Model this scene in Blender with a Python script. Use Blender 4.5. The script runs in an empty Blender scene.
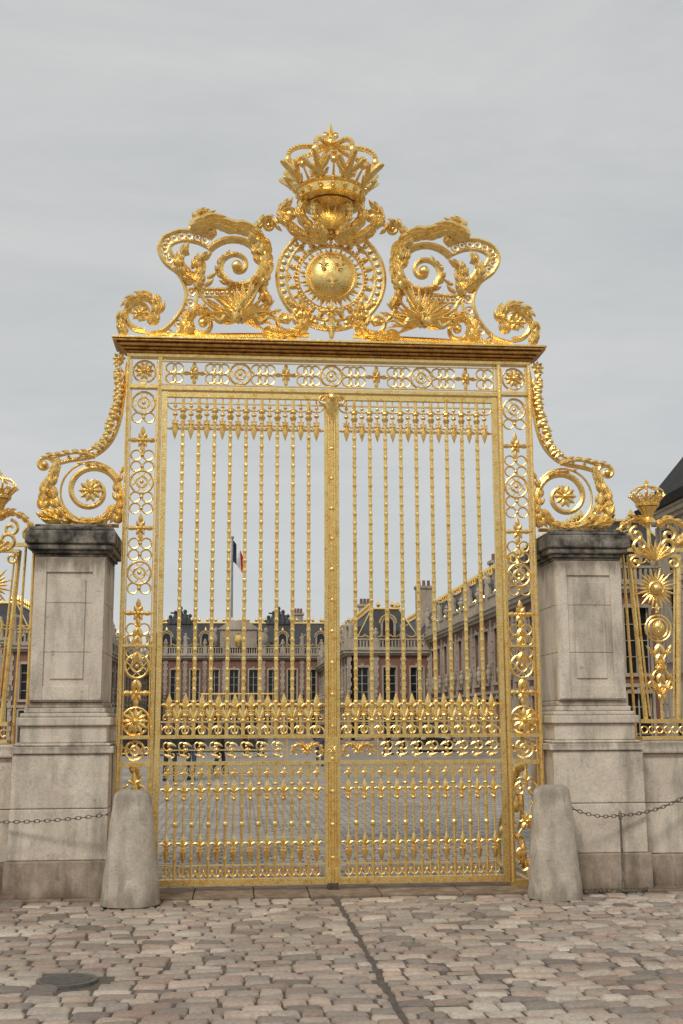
import bpy, math, random
from mathutils import Vector, Matrix
from mathutils import noise as nz
random.seed(7)
pi=math.pi; rad=math.radians; cos=math.cos; sin=math.sin
# ---------------------------------------------------------------- survey: metres in the plane y=Y
CAM=Vector((-0.92,-11.66,1.6)); PITCH=rad(10.1); YAW=rad(5.0); FPX=1170.0
_F=Vector((cos(PITCH)*sin(YAW),cos(PITCH)*cos(YAW),sin(PITCH)))
_R=Vector((cos(YAW),-sin(YAW),0)); _U=_R.cross(_F)
def S(u,v,Y=0.0):
    d=_F+_R*((u-341.5)/FPX)+_U*((512-v)/FPX)
    t=(Y-CAM.y)/d.y
    p=CAM+d*t
    return (p.x,p.z)
def SG(u,v):
    d=_F+_R*((u-341.5)/FPX)+_U*((512-v)/FPX)
    p=CAM+d*(-CAM.z/d.z)
    return (p.x,p.y)
# ---------------------------------------------------------------- materials
def newmat(name):
    m=bpy.data.materials.new(name); m.use_nodes=True
    nt=m.node_tree; b=nt.nodes['Principled BSDF']
    return m,nt,b
def N(nt,t,**k):
    n=nt.nodes.new(t)
    for a,b in k.items(): setattr(n,a,b)
    return n
def noise_n(nt,scale,detail=6,rough=.6,mscale=None):
    tc=N(nt,'ShaderNodeTexCoord'); no=N(nt,'ShaderNodeTexNoise')
    no.inputs['Scale'].default_value=scale; no.inputs['Detail'].default_value=detail; no.inputs['Roughness'].default_value=rough
    if mscale:
        mp=N(nt,'ShaderNodeMapping'); mp.inputs['Scale'].default_value=mscale
        nt.links.new(tc.outputs['Object'],mp.inputs[0]); nt.links.new(mp.outputs[0],no.inputs['Vector'])
    else: nt.links.new(tc.outputs['Object'],no.inputs['Vector'])
    return no
def ramp(nt,src,stops):
    r=N(nt,'ShaderNodeValToRGB'); e=r.color_ramp.elements
    while len(e)<len(stops): e.new(.5)
    for i,(p,c) in enumerate(stops):
        e[i].position=p; e[i].color=(c[0],c[1],c[2],1) if hasattr(c,'__len__') else (c,c,c,1)
    nt.links.new(src,r.inputs[0]); return r
def mul(nt,a,b,fac=1.0,mode='MULTIPLY'):
    m=N(nt,'ShaderNodeMix',data_type='RGBA',blend_type=mode)
    m.inputs[0].default_value=fac
    nt.links.new(a,m.inputs[6]); nt.links.new(b,m.inputs[7]); return m.outputs[2]
def bump(nt,b,src,strength=.3,dist=.01):
    bn=N(nt,'ShaderNodeBump'); bn.inputs['Strength'].default_value=strength; bn.inputs['Distance'].default_value=dist
    nt.links.new(src,bn.inputs['Height']); nt.links.new(bn.outputs[0],b.inputs['Normal'])
def gold(name,c1,c2,c3,rough=.3):
    m,nt,b=newmat(name)
    n=noise_n(nt,16,10,.8); r=ramp(nt,n.outputs[0],[(.36,c3),(.47,c2),(.60,c1)])
    n2=noise_n(nt,80,5,.65)
    nt.links.new(r.outputs[0],b.inputs['Base Color'])
    b.inputs['Metallic'].default_value=.9
    rr=ramp(nt,n2.outputs[0],[(.3,rough-.08),(.7,rough+.16)])
    nt.links.new(rr.outputs[0],b.inputs['Roughness'])
    bump(nt,b,n2.outputs[0],.5,.005)
    return m
def stone(name,c1,c2,dark=.55,streak=True,rough=.85,scale=2.5,patch=(.35,.62),bs=.5,grime=None,gcol=(.17,.12,.08)):
    m,nt,b=newmat(name)
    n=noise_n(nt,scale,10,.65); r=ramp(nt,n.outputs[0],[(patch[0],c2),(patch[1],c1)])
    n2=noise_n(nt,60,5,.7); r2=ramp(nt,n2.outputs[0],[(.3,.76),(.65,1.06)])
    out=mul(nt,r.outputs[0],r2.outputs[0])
    if streak:
        n3=noise_n(nt,1.0,7,.65,(5,5,1.1)); r3=ramp(nt,n3.outputs[0],[(.33,dark),(.50,1.0)])
        out=mul(nt,out,r3.outputs[0])
        n4=noise_n(nt,14,8,.8); r4=ramp(nt,n4.outputs[0],[(.32,.5),(.42,1.0)])
        out=mul(nt,out,r4.outputs[0])
    if grime:
        # weather stains: bands of height where water and splash soil the stone, broken up by noise
        tc=N(nt,'ShaderNodeTexCoord'); sp=N(nt,'ShaderNodeSeparateXYZ'); nt.links.new(tc.outputs['Object'],sp.inputs[0])
        mr=N(nt,'ShaderNodeMapRange'); mr.inputs[1].default_value=0; mr.inputs[2].default_value=4; nt.links.new(sp.outputs[2],mr.inputs[0])
        gr=ramp(nt,mr.outputs[0],[(z/4,v) for z,v in grime])
        n5=noise_n(nt,1.0,8,.7,(7,7,2.2))
        ad=N(nt,'ShaderNodeMath',operation='ADD'); nt.links.new(gr.outputs[0],ad.inputs[0]); nt.links.new(n5.outputs[0],ad.inputs[1])
        g2=ramp(nt,ad.outputs[0],[(.68,0.0),(.95,.8)])
        mx=N(nt,'ShaderNodeMix',data_type='RGBA'); nt.links.new(g2.outputs[0],mx.inputs[0]); nt.links.new(out,mx.inputs[6]); mx.inputs[7].default_value=gcol+(1,)
        out=mx.outputs[2]
    nt.links.new(out,b.inputs['Base Color']); b.inputs['Roughness'].default_value=rough
    bump(nt,b,n2.outputs[0],bs,.008)
    return m
def flat(name,c,rough=.6,metal=0.0,var=.25,scale=3):
    m,nt,b=newmat(name)
    n=noise_n(nt,scale,6,.6)
    r=ramp(nt,n.outputs[0],[(.3,tuple(x*(1-var) for x in c)),(.7,tuple(x*(1+var) for x in c))])
    nt.links.new(r.outputs[0],b.inputs['Base Color'])
    b.inputs['Roughness'].default_value=rough; b.inputs['Metallic'].default_value=metal
    return m
GOLD=gold('gilded_metal',(1.0,.80,.36),(1.0,.69,.23),(.70,.38,.09),.23)
GOLD_SHADE=gold('gilded_metal_shaded',(.66,.38,.12),(.48,.25,.07),(.28,.13,.035),.34)  # cornice gilding; its dark underside reflection is put into the base colour
STONE=stone('pier_limestone',(.76,.68,.565),(.57,.495,.405),.64,grime=[(0,.30),(.5,.12),(.9,.0),(1.25,.05),(1.36,.36),(1.44,.02),(1.66,.02),(1.76,.34),(1.86,.08),(2.6,.02),(3.0,.16),(3.15,.46)],gcol=(.19,.15,.11))
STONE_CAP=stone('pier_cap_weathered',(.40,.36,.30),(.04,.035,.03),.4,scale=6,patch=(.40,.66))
STONE_BASE=stone('pier_plinth_stained',(.50,.41,.325),(.25,.185,.14),.55,grime=[(0,.42),(.12,.2),(.3,.15)])
BOLL=stone('bollard_granite',(.66,.59,.49),(.47,.41,.335),.6,scale=4,bs=.9,grime=[(0,.42),(.2,.16),(.5,.0),(.8,.1),(.98,.34)],gcol=(.24,.20,.155))
PSTONE=stone('palace_stone',(.54,.465,.37),(.37,.31,.245),.7,scale=.4)
BRICK=stone('palace_brick',(.29,.145,.105),(.21,.10,.075),.8,scale=.6)
SLATE=stone('slate_roof',(.066,.07,.08),(.034,.036,.043),.8,rough=.6,scale=.8)
SLATE_D=stone('dark_slate_roof',(.030,.028,.027),(.015,.014,.014),.8,rough=.75,scale=.8)
GLASS=flat('window_glass',(.015,.017,.02),.18)
FRAME=flat('window_joinery',(.42,.39,.33),.6)
IRON=flat('dark_iron',(.10,.085,.07),.6,.5,.5,20)
CHAINM=flat('weathered_chain',(.17,.15,.125),.6,.4,.5,20)
# ---------------------------------------------------------------- mesh builder
class MB:
    def __init__(s): s.v=[]; s.f=[]
    def add(s,vs,fs):
        o=len(s.v); s.v.extend([(p[0],p[1],p[2]) for p in vs]); s.f.extend([tuple(i+o for i in f) for f in fs])
    def merged(s,fn):
        m=MB(); m.v=[fn(p) for p in s.v]; m.f=list(s.f); return m
    def join(s,o): s.add(o.v,o.f)
    def sym(s):
        o=s.merged(lambda p:(-p[0],p[1],p[2])); s.join(o); return s
    def box(s,x0,x1,y0,y1,z0,z1):
        s.add([(x0,y0,z0),(x1,y0,z0),(x1,y1,z0),(x0,y1,z0),(x0,y0,z1),(x1,y0,z1),(x1,y1,z1),(x0,y1,z1)],
              [(0,3,2,1),(4,5,6,7),(0,1,5,4),(1,2,6,5),(2,3,7,6),(3,0,4,7)])
    def frus(s,x0,x1,y0,y1,z0,z1,ix,iy):
        s.add([(x0,y0,z0),(x1,y0,z0),(x1,y1,z0),(x0,y1,z0),(x0+ix,y0+iy,z1),(x1-ix,y0+iy,z1),(x1-ix,y1-iy,z1),(x0+ix,y1-iy,z1)],
              [(0,3,2,1),(4,5,6,7),(0,1,5,4),(1,2,6,5),(2,3,7,6),(3,0,4,7)])
    def tube(s,pts,r,n=6,closed=False,flat=1.0):
        P=[Vector(p) for p in pts]; m=len(P)
        Rr=list(r) if hasattr(r,'__len__') else [r]*m
        vs=[]
        for i in range(m):
            t=(P[(i+1)%m]-P[i-1]) if closed else (P[min(i+1,m-1)]-P[max(i-1,0)])
            if t.length<1e-9: t=Vector((0,0,1))
            t.normalize()
            ref=Vector((0,1,0)) if abs(t.y)<.9 else Vector((0,0,1))
            a=t.cross(ref).normalized(); b=a.cross(t)
            for k in range(n):
                an=2*pi*k/n+pi/n
                vs.append(P[i]+a*(cos(an)*Rr[i])+b*(sin(an)*Rr[i]*flat))
        fs=[]
        for i in range(m if closed else m-1):
            j=(i+1)%m
            for k in range(n):
                l=(k+1)%n; fs.append((i*n+k,i*n+l,j*n+l,j*n+k))
        if not closed:
            fs.append(tuple(range(n))); fs.append(tuple((m-1)*n+k for k in reversed(range(n))))
        s.add(vs,fs)
    def t2(s,pts,r,y=0,n=6,closed=False,flat=1.0):
        s.tube([(p[0],y,p[1]) for p in pts],r,n,closed,flat)
    def ring(s,x,z,r,tr,y=0,n=18,k=6,flat=1.0):
        s.t2([(x+r*cos(2*pi*i/n),z+r*sin(2*pi*i/n)) for i in range(n)],tr,y,k,True,flat)
    def ell(s,x,y,z,a,b,c,n=8,m=6):
        vs=[(x,y,z-c)]; fs=[]
        for j in range(1,m):
            ph=-pi/2+pi*j/m
            for i in range(n):
                th=2*pi*i/n; vs.append((x+a*cos(ph)*cos(th),y+b*cos(ph)*sin(th),z+c*sin(ph)))
        vs.append((x,y,z+c)); T=len(vs)-1
        for i in range(n):
            k=(i+1)%n; fs.append((0,1+k,1+i)); fs.append((T,1+(m-2)*n+i,1+(m-2)*n+k))
            for j in range(m-2): fs.append((1+j*n+i,1+j*n+k,1+(j+1)*n+k,1+(j+1)*n+i))
        s.add(vs,fs)
    def lathe(s,x,y,prof,n=16,cap=True):
        vs=[];fs=[];m=len(prof)
        for r,z in prof:
            for i in range(n): vs.append((x+r*cos(2*pi*i/n),y+r*sin(2*pi*i/n),z))
        for j in range(m-1):
            for i in range(n):
                k=(i+1)%n; fs.append((j*n+i,j*n+k,(j+1)*n+k,(j+1)*n+i))
        if cap: fs.append(tuple(reversed(range(n)))); fs.append(tuple((m-1)*n+i for i in range(n)))
        s.add(vs,fs)
    def leaf(s,x,z,ang,L,W,bend=0.0,y=0,h=.4,lean=0.0,n=6):
        """pointed leaf in the plane; h = relief / width"""
        px,pz=x,z; vs=[]; fs=[]
        for i in range(n+1):
            t=i/n; a=ang+bend*t
            w=W*.5*(sin(pi*(t*.87+.13)**.8) if i<n else .02)
            w=max(w,W*.02)
            nx,nz_=-sin(a),cos(a); yy=y+lean*t*L
            vs+= [(px+nx*w,yy,pz+nz_*w),(px,yy-w*h*1.3,pz),(px-nx*w,yy,pz-nz_*w),(px,yy+w*h,pz)]
            px+=cos(a)*L/n; pz+=sin(a)*L/n
        for i in range(n):
            for k in range(4):
                l=(k+1)%4; fs.append((i*4+k,i*4+l,(i+1)*4+l,(i+1)*4+k))
        fs+= [(0,1,2,3),(n*4+3,n*4+2,n*4+1,n*4)]
        s.add(vs,fs)
    def acan(s,path,w0,w1,cnt,r=.012,y=0,sides=(1,-1),spread=.75):
        """acanthus spray: stem with lobed leaves following a path"""
        m=len(path); s.t2(path,[r*1.25*(1-.6*i/(m-1)) for i in range(m)],y-.01)
        for q in range(cnt):
            t=(q+.2)/cnt; i=min(int(t*(m-1)),m-2)
            x,z=path[i]; a=math.atan2(path[i+1][1]-z,path[i+1][0]-x)
            w=w0+(w1-w0)*t
            for sd in sides:
                s.leaf(x,z,a+sd*spread,w*random.uniform(1.0,1.25),w*.52,-sd*1.1,y-.012*(q%2),.7,-.18)
                s.leaf(x,z,a+sd*spread*.5,w*random.uniform(.7,.95),w*.34,-sd*.6,y-.03,.7,-.12,5)
            s.leaf(x,z,a,w*.8,w*.28,0,y-.045,.7,-.1,5)
        x,z=path[-1]; a=math.atan2(z-path[-2][1],x-path[-2][0]); s.leaf(x,z,a,w1*1.2,w1*.6,.3,y,.5)
    def fleur(s,x,z,h,up=1,y=0):
        A=pi/2*up
        s.leaf(x,z,A,h,h*.36,0,y,.5)
        for sd in (1,-1):
            s.leaf(x,z+up*h*.05,A+sd*.35,h*.68,h*.24,sd*1.9,y,.5)
            s.leaf(x,z,A+pi-sd*.5,h*.3,h*.14,-sd*.9,y,.5)
        s.box(x-h*.2,x+h*.2,y-h*.1,y+h*.07,z-h*.045,z+h*.045)
        s.leaf(x,z,-A,h*.35,h*.18,0,y,.5)
    def rosette(s,x,z,r,p=8,y=0):
        for i in range(p):
            a=2*pi*i/p; s.leaf(x+cos(a)*r*.15,z+sin(a)*r*.15,a,r*.88,r*.6,0,y,.5,-.1,5)
        s.ell(x,y-r*.2,z,r*.28,r*.3,r*.28)
    def build(s,name,mat,parent=None,smooth=35,bevel=0):
        me=bpy.data.meshes.new(name); me.from_pydata(s.v,[],s.f); me.update()
        if smooth:
            me.polygons.foreach_set('use_smooth',[True]*len(me.polygons))
            me.set_sharp_from_angle(angle=rad(smooth))
        me.materials.append(mat)
        o=bpy.data.objects.new(name,me); bpy.context.scene.collection.objects.link(o)
        if bevel:
            b=o.modifiers.new('bevel','BEVEL'); b.width=bevel; b.segments=2; b.limit_method='ANGLE'; b.angle_limit=rad(40)
        if parent: o.parent=parent
        return o
def empty(name):
    e=bpy.data.objects.new(name,None); bpy.context.scene.collection.objects.link(e); e.empty_display_size=.2; return e
def cr(pts,n=6):
    out=[]; P=[pts[0]]+list(pts)+[pts[-1]]
    for i in range(1,len(P)-2):
        for k in range(n):
            t=k/n; t2=t*t; t3=t2*t
            out.append(tuple(.5*((2*P[i][d])+(-P[i-1][d]+P[i+1][d])*t+(2*P[i-1][d]-5*P[i][d]+4*P[i+1][d]-P[i+2][d])*t2+(-P[i-1][d]+3*P[i][d]-3*P[i+1][d]+P[i+2][d])*t3) for d in range(len(P[0]))))
    out.append(tuple(pts[-1])); return out
def spiral(cx,cz,r0,r1,a0,a1,n=30):
    return [(cx+(r0+(r1-r0)*(i/n)**.8)*cos(a0+(a1-a0)*i/n),cz+(r0+(r1-r0)*(i/n)**.8)*sin(a0+(a1-a0)*i/n)) for i in range(n+1)]
def taper(path,a,b): 
    n=len(path); return [a+(b-a)*i/(n-1) for i in range(n)]
def SS(l,Y=0): return [S(u,v,Y) for u,v in l]
def offs(path,d):
    o=[]; n=len(path)
    for i in range(n):
        a=path[max(i-1,0)]; b=path[min(i+1,n-1)]; dx,dz=b[0]-a[0],b[1]-a[1]; L=math.hypot(dx,dz) or 1
        o.append((path[i][0]-dz/L*d,path[i][1]+dx/L*d))
    return o
def crown(mb,x,y,z,s):
    """royal crown; z base of circlet, s = radius of circlet"""
    mb.lathe(x,y,[(s*.92,z-.05*s),(s*1.06,z),(s*.98,z+.08*s),(s*1.0,z+.3*s),(s*1.1,z+.36*s),(s*1.04,z+.44*s),(s*.9,z+.44*s)],20)
    for i in range(16):
        a=2*pi*i/16; mb.ell(x+cos(a)*s*1.02,y+sin(a)*s*1.02,z+.19*s,.09*s,.09*s,.09*s,6,4)
    for i in range(8):
        a=2*pi*i/8+pi/8
        dx,dy=cos(a),sin(a)
        def P(r,h,t=0): return (x+dx*r*s-dy*t*s,y+dy*r*s+dx*t*s,z+h*s)
        mb.tube([P(1.02,.4),P(1.16,.62),P(1.38,.85),P(1.6,1.0),P(1.72,1.02)],[.09*s,.11*s,.12*s,.10*s,.03*s],6)
        for sd in (1,-1):
            mb.tube([P(1.12,.55,.03*sd),P(1.26,.7,.24*sd),P(1.36,.9,.40*sd),P(1.28,1.02,.42*sd)],[.07*s,.09*s,.08*s,.03*s],6)
            mb.tube([P(1.05,.45,.05*sd),P(1.12,.5,.22*sd),P(1.15,.62,.3*sd)],[.06*s,.07*s,.03*s],6)
            mb.ell(*P(1.24,1.04,.44*sd),.07*s,.07*s,.07*s,6,4)
        mb.ell(*P(1.45,1.12),.11*s,.11*s,.15*s); mb.ell(*P(1.28,.75),.13*s,.13*s,.09*s,6,4)
        b=a+pi/8; mb.tube([(x+cos(b)*s*q,y+sin(b)*s*q,z+h*s) for q,h in ((1.02,.42),(1.15,.6),(1.25,.72))],[.05*s,.04*s,.03*s],5)
        mb.ell(x+cos(b)*s*1.28,y+sin(b)*s*1.28,z+.82*s,.12*s,.12*s,.12*s)
        arc=[(1.38,.85),(1.45,1.15),(1.36,1.40),(1.06,1.60),(.68,1.70),(.32,1.80),(.1,1.9)]
        cc=cr([P(r,h) for r,h in arc],3)
        mb.tube(cc,.055*s,5)
        for k in range(0,len(cc)): mb.ell(cc[k][0],cc[k][1],cc[k][2]+.05*s,.085*s,.085*s,.085*s,6,4)
    mb.ell(x,y,z+1.98*s,.22*s,.22*s,.18*s)
    mb.tube([(x,y,z+2.0*s),(x,y,z+2.4*s)],.06*s)
    for k in range(2):
        t=MB(); t.fleur(0,0,.50*s)
        if k: t=t.merged(lambda p:(p[1],p[0],p[2]))
        mb.join(t.merged(lambda p:(p[0]+x,p[1]+y,p[2]+z+2.18*s+.003*k)))
    for sd in (1,-1): mb.ell(x+sd*.17*s,y,z+2.24*s,.08*s,.08*s,.08*s)
# ================================================================= GATE
gate=empty('ornate_golden_gate')
def lat(mb,x,z,r):
    mb.ring(x,z,r,.013); mb.ring(x,z,r*.5,.009,n=12)
    for a in (pi/4,3*pi/4):
        for o in (-.35,.35):
            dx,dz=cos(a),sin(a); nx,nz_=-dz*o*r,dx*o*r; k=.9*r
            mb.t2([(x+nx-dx*k,z+nz_-dz*k),(x+nx+dx*k,z+nz_+dz*k)],.008,n=4)
    mb.ell(x,-.01,z,.022,.02,.022)
def ros(mb,x,z,r):
    mb.rosette(x,z,r*.66,6)
    for a in (0,pi/2,pi,3*pi/2): mb.leaf(x+cos(a)*r*.45,z+sin(a)*r*.45,a,r*.75,r*.42,0,0,.5,n=4)
L=MB()
x0,x1=.075,1.675; sp=(x1-x0)/10
L.box(.042,.075,-.03,.03,.05,4.91); L.box(1.675,1.725,-.03,.03,.05,4.91)
L.box(.076,1.674,-.026,.026,4.855,4.905); L.box(.076,1.674,-.012,.012,4.79,4.803)
for z0_,z1_ in ((.055,.115),(1.18,1.213),(1.432,1.466)): L.box(.076,1.674,-.028,.028,z0_,z1_)
L.box(.076,1.674,-.012,.012,1.585,1.60); L.box(.076,1.674,-.012,.012,.235,.248); L.box(.076,1.674,-.012,.012,1.08,1.092)
for i in range(1,10):
    x=x0+i*sp
    L.tube([(x,0,1.466),(x,0,4.855)],.020,6)
    zz=1.9
    while zz<4.5:
        L.ell(x,-.004,zz,.0235,.0235,.03,6,4); zz+=.098
    L.ell(x,0,4.72,.036,.034,.03); L.lathe(x,0,[(.012,4.60),(.038,4.66),(.02,4.69),(.014,4.71)],8)
    L.fleur(x,4.60,.11,-1,-.018)
    L.leaf(x,1.62,pi/2+.6,.12,.045,-.8,-.01); L.leaf(x,1.62,pi/2-.6,.12,.045,.8,-.01)
    L.ell(x,0,1.60,.032,.03,.03); L.ell(x,0,1.78,.026,.026,.03)
for i in range(10):
    xm=x0+(i+.5)*sp
    L.t2([(xm+sp/2*cos(a),4.79-sp*.42*sin(a)) for a in [pi*k/8 for k in range(9)]],.009)
    L.tube([(xm,0,4.85),(xm,0,4.60)],.010)
    L.ell(xm,0,4.68,.028,.025,.022); L.ell(xm,0,4.765,.02,.02,.02)
    L.fleur(xm,4.585,.17,-1)
    L.t2([(xm+sp/2*cos(a),1.47+sp*.5*sin(a)) for a in [pi*k/8 for k in range(9)]],.009)
    L.ring(xm,1.51,.032,.008,n=12)
    L.tube([(xm,0,1.47),(xm,0,1.74)],.012)
    L.fleur(xm,1.70,.17,1); L.ell(xm,0,1.655,.03,.028,.022)
    for sd in(1,-1): L.t2(spiral(xm+sd*.035,1.63,.03,.006,pi/2,pi/2+sd*-1.6*pi,12),.006)
zc=1.322
L.box(.44,.452,-.015,.015,1.213,1.432); L.box(.452,1.674,-.008,.008,zc-.006,zc+.006)
for k in range(8):
    xc=.53+k*.15
    for sd in (1,-1):
        L.t2(spiral(xc+.025*sd,zc+.045*sd,.052,.01,(-pi/2 if sd>0 else pi/2),(-pi/2 if sd>0 else pi/2)+sd*1.9*pi*1,22),.0085,-.005)
        L.leaf(xc-.02*sd,zc-.06*sd,0 if sd>0 else pi,.09,.035,.8,-.01)
    L.ell(xc,-.01,zc,.024,.02,.024)
for sd in (1,-1):
    L.acan(cr([(.25,zc),(.25+sd*.06,zc+.05),(.25+sd*.13,zc+.03),(.25+sd*.15,zc-.03)],5),.06,.035,5,.012,-.02)
    L.t2(spiral(.25+sd*.105,zc-.035,.045,.01,pi,pi-sd*2*pi,18),.009)
L.rosette(.25,zc,.06,8,-.03)
for i in range(1,20):
    x=x0+i*sp/2
    if i%2==0:
        L.tube([(x,0,.115),(x,0,1.18)],.0165,6); L.ell(x,0,.62,.026,.024,.035); L.ell(x,0,1.0,.026,.024,.02)
        for z in (.30,.42,.78,.9): L.ell(x,0,z,.021,.021,.03,6,4)
    else:
        L.tube([(x,0,.115),(x,0,.9)],.010,5)
        L.fleur(x,.90,.15,1); L.ell(x,0,.86,.022,.02,.02)
        L.tube([(x,0,1.18),(x,0,1.12)],.008); L.fleur(x,1.13,.09,-1,-.02)
        L.fleur(x,.40,.14,1,-.015); L.lathe(x,0,[(.01,.27),(.028,.33),(.034,.37),(.012,.39)],8)
    L.ring(x,.175,.036,.008,n=12,k=5)
    L.ring(x,1.135,.034,.006,n=10,k=4)
L.join(L.merged(lambda p:(-p[0],p[1],p[2])))
L.build('leaf_tracery',GOLD,gate)
M=MB(); M.box(-.038,.038,-.045,.04,.03,4.9); M.tube([(0,-.05,.06),(0,-.05,4.85)],.019,8)
for q in (-.03,.03): M.tube([(q,-.047,.06),(q,-.047,4.85)],.006,5)
zz=.3
while zz<4.6: M.ell(0,-.052,zz,.023,.022,.03); zz+=.31
M.box(-.05,.05,-.06,.05,1.2,1.44); M.box(-.048,.048,-.055,.045,.05,.2); M.rosette(0,1.32,.045,8,-.065)
for sd in (1,-1):
    M.t2(spiral(sd*.085,4.83,.055,.012,pi/2,pi/2-sd*2.4*pi,26),.013,-.06)
    M.leaf(0,4.70,pi/2+sd*.5,.2,.06,-sd*.5,-.07)
M.lathe(0,-.04,[(.025,4.6),(.035,4.66),(.06,4.78),(.08,4.84),(.07,4.88)],10); M.ell(0,-.1,4.86,.045,.04,.05)
M.build('meeting_stile',GOLD,gate)
FT=MB(); FT.box(-.05,.05,-.08,.06,0,.07); FT.build('stile_foot',IRON,gate)
C=MB(); xc=1.915
for a,b in ((1.735,1.772),(2.055,2.092)):
    C.box(a,b,-.05,.05,0,5.267); C.tube([((a+b)/2,-.055,.05),((a+b)/2,-.055,5.25)],.009,5)
for a,b in ((1.782,1.792),(2.035,2.045)): C.box(a,b,-.012,.012,.06,5.24)
for z,t in ((.0,.07),(1.17,.04),(1.43,.035),(4.94,.035),(2.32,.02)): C.box(1.772,2.055,-.045,.045,z,z+t)
zs=[(5.12,'R'),(4.79,'l'),(4.40,'r'),(3.97,'l'),(3.50,'r'),(3.05,'l'),(2.65,'r'),(2.13,'l'),(1.87,'r')]
for z,k in zs:
    if k=='l': lat(C,xc,z,.115)
    elif k=='r': ros(C,xc,z,.125)
    else: C.rosette(xc,z,.10,10,-.02); C.ring(xc,z,.115,.012)
for a,b in zip(zs[1:],zs[2:]):
    zz=a[0]-.155
    while zz>b[0]+.13:
        for dx in (-.06,.06): C.ring(xc+dx,zz,.052,.0095,n=12,k=5)
        C.ell(xc,-.005,zz,.02,.02,.02); zz-=.115
C.rosette(xc,1.60,.12,12,-.03); C.ring(xc,1.60,.13,.014)
for z in (2.50,2.42,2.26,1.99):
    C.leaf(xc,z,-pi/2+.5,.12,.06,-.6,-.02); C.leaf(xc,z,-pi/2-.5,.12,.06,.6,-.02)
lat(C,xc,1.32,.09)
for dx in(-.1,.1): C.ring(xc+dx*1.05,1.32,.03,.008,n=10)
for sd in (1,-1):
    for zb,up in ((.32,1),(.92,-1)):
        C.t2(spiral(xc+sd*.055,zb,.075,.012,-pi/2*up,-pi/2*up+sd*up*2.2*pi,24),.013,-.01)
    C.acan(cr([(xc,.2),(xc+sd*.1,.45),(xc+sd*.02,.62),(xc+sd*.08,.85)],5),.06,.045,6,.01)
C.rosette(xc,.62,.08,8,-.02); C.fleur(xc,.98,.16,1,-.02); C.fleur(xc,.2,.14,-1,-.02)
C.box(0,2.092,-.055,.055,5.268,5.30); C.box(0,1.734,-.045,.045,4.925,4.96); C.box(0,1.734,-.012,.012,4.985,4.995); C.box(0,1.734,-.012,.012,5.23,5.24)
C.box(1.70,1.712,-.02,.02,4.96,5.268)
zc=5.112
CC=MB(); lat(CC,0,zc,.112)
for k in range(4):
    x=k*.47
    if k: (lat if k%2==0 else ros)(C,x,zc,.112)
    for dx in (.165,.235,.305):
        if x+dx<1.68:
            for dz in (-.055,.055): C.ring(x+dx,zc+dz,.05,.0095,n=12,k=5)
            C.ell(x+dx,0,zc,.016,.016,.016,6,4)
B=MB()
for i,(yc,zc_,r,d) in enumerate(((.5,.72,.32,1),(.95,.36,.26,-1),(.35,.26,.18,1))):
    sp_=spiral(yc,zc_,r,.03,pi/2*(1 if d>0 else 3),pi/2+d*3.2*pi,36)
    B.tube([(1.93,a,b) for a,b in sp_],taper(sp_,.026,.012),6)
    B.ell(1.93,yc,zc_,.05,.06,.06)
B.tube([(1.93,a,b) for a,b in cr([(.05,1.15),(.3,1.12),(.7,.98),(1.0,.68),(1.3,.45),(1.35,.1),(1.3,.02)],6)],.022)
B.tube([(1.93,.05,.05),(1.93,1.35,.05)],.022)
for t in range(7):
    B.ell(1.93,.15+.16*t,1.15-.02*t*t,.05,.05,.06)
C.join(B); C.sym(); C.join(CC); C.build('side_pilasters_and_lintel',GOLD,gate)
K=MB()
for h,y,z0_,z1_ in ((2.12,.08,5.302,5.325),(2.15,.12,5.327,5.35),(2.19,.16,5.352,5.385),(2.225,.20,5.387,5.41)):
    K.box(-h,h,-y,y,z0_,z1_)
K.build('cornice',GOLD_SHADE,gate,bevel=.006)
K=MB(); K.box(-2.235,2.235,-.215,.215,5.412,5.435); K.box(-2.19,2.19,-.15,.15,5.4352,5.455)
K.build('cornice_edge',GOLD,gate,bevel=.005)
# ---- crest (left half, mirrored)
Q=MB()
band=cr(SS([(146,334),(166,328),(182,310),(187,292),(180,274),(166,262),(160,248),(166,236),(182,230),(200,232),(214,238)]),6)
b2=offs(band,-.115)
Q.t2(band,.024); Q.t2(b2,.019)
mid=offs(band,-.057)
for i in range(0,len(mid)-1,3): Q.ring(mid[i][0],mid[i][1],.04,.010,n=10,k=5); Q.ell(mid[i][0],-.01,mid[i][1],.02,.02,.02,6,4)
vx,vz=S(141,313)
Q.t2(spiral(vx,vz,.19,.03,-pi/2*.8,-pi/2*.8+2.6*pi*-1,34),taper(range(35),.034,.018)); Q.rosette(vx,vz,.10,8,-.02)
Q.acan(cr(SS([(152,324),(159,306),(146,297),(131,301),(122,318)]),5),.14,.10,8,.02,-.02,(-1,1))
Q.acan(cr(SS([(126,334),(122,322),(130,308)]),5),.11,.08,5,.016,-.01)
vx,vz=S(238,266)
sp_=spiral(vx,vz,.34,.045,rad(150),rad(150)-rad(640),50); Q.t2(sp_,taper(sp_,.042,.024)); Q.ell(vx,-.02,vz,.06,.055,.06)
Q.acan(cr(SS([(192,229),(212,224),(230,228),(250,233),(264,248),(267,268),(258,284)]),6),.21,.15,14,.038,-.05,(1,-1),.6)
Q.acan(cr(SS([(262,264),(255,246),(257,230),(268,218),(277,226)]),6),.11,.08,8,.026,-.02)
Q.acan(cr(SS([(216,236),(206,228),(199,216),(208,213)]),6),.13,.09,7,.022,-.01)
tx,tz=S(270,225); Q.ring(tx,tz,.05,.02,n=12); Q.ell(tx,0,tz,.03,.03,.03)
Q.acan(cr(SS([(243,286),(228,282),(220,268),(227,256)]),6),.11,.07,7,.018,-.02,(1,))
Q.t2(cr(SS([(203,292),(194,278),(186,266),(182,256),(190,252)]),6),.026)
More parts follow.
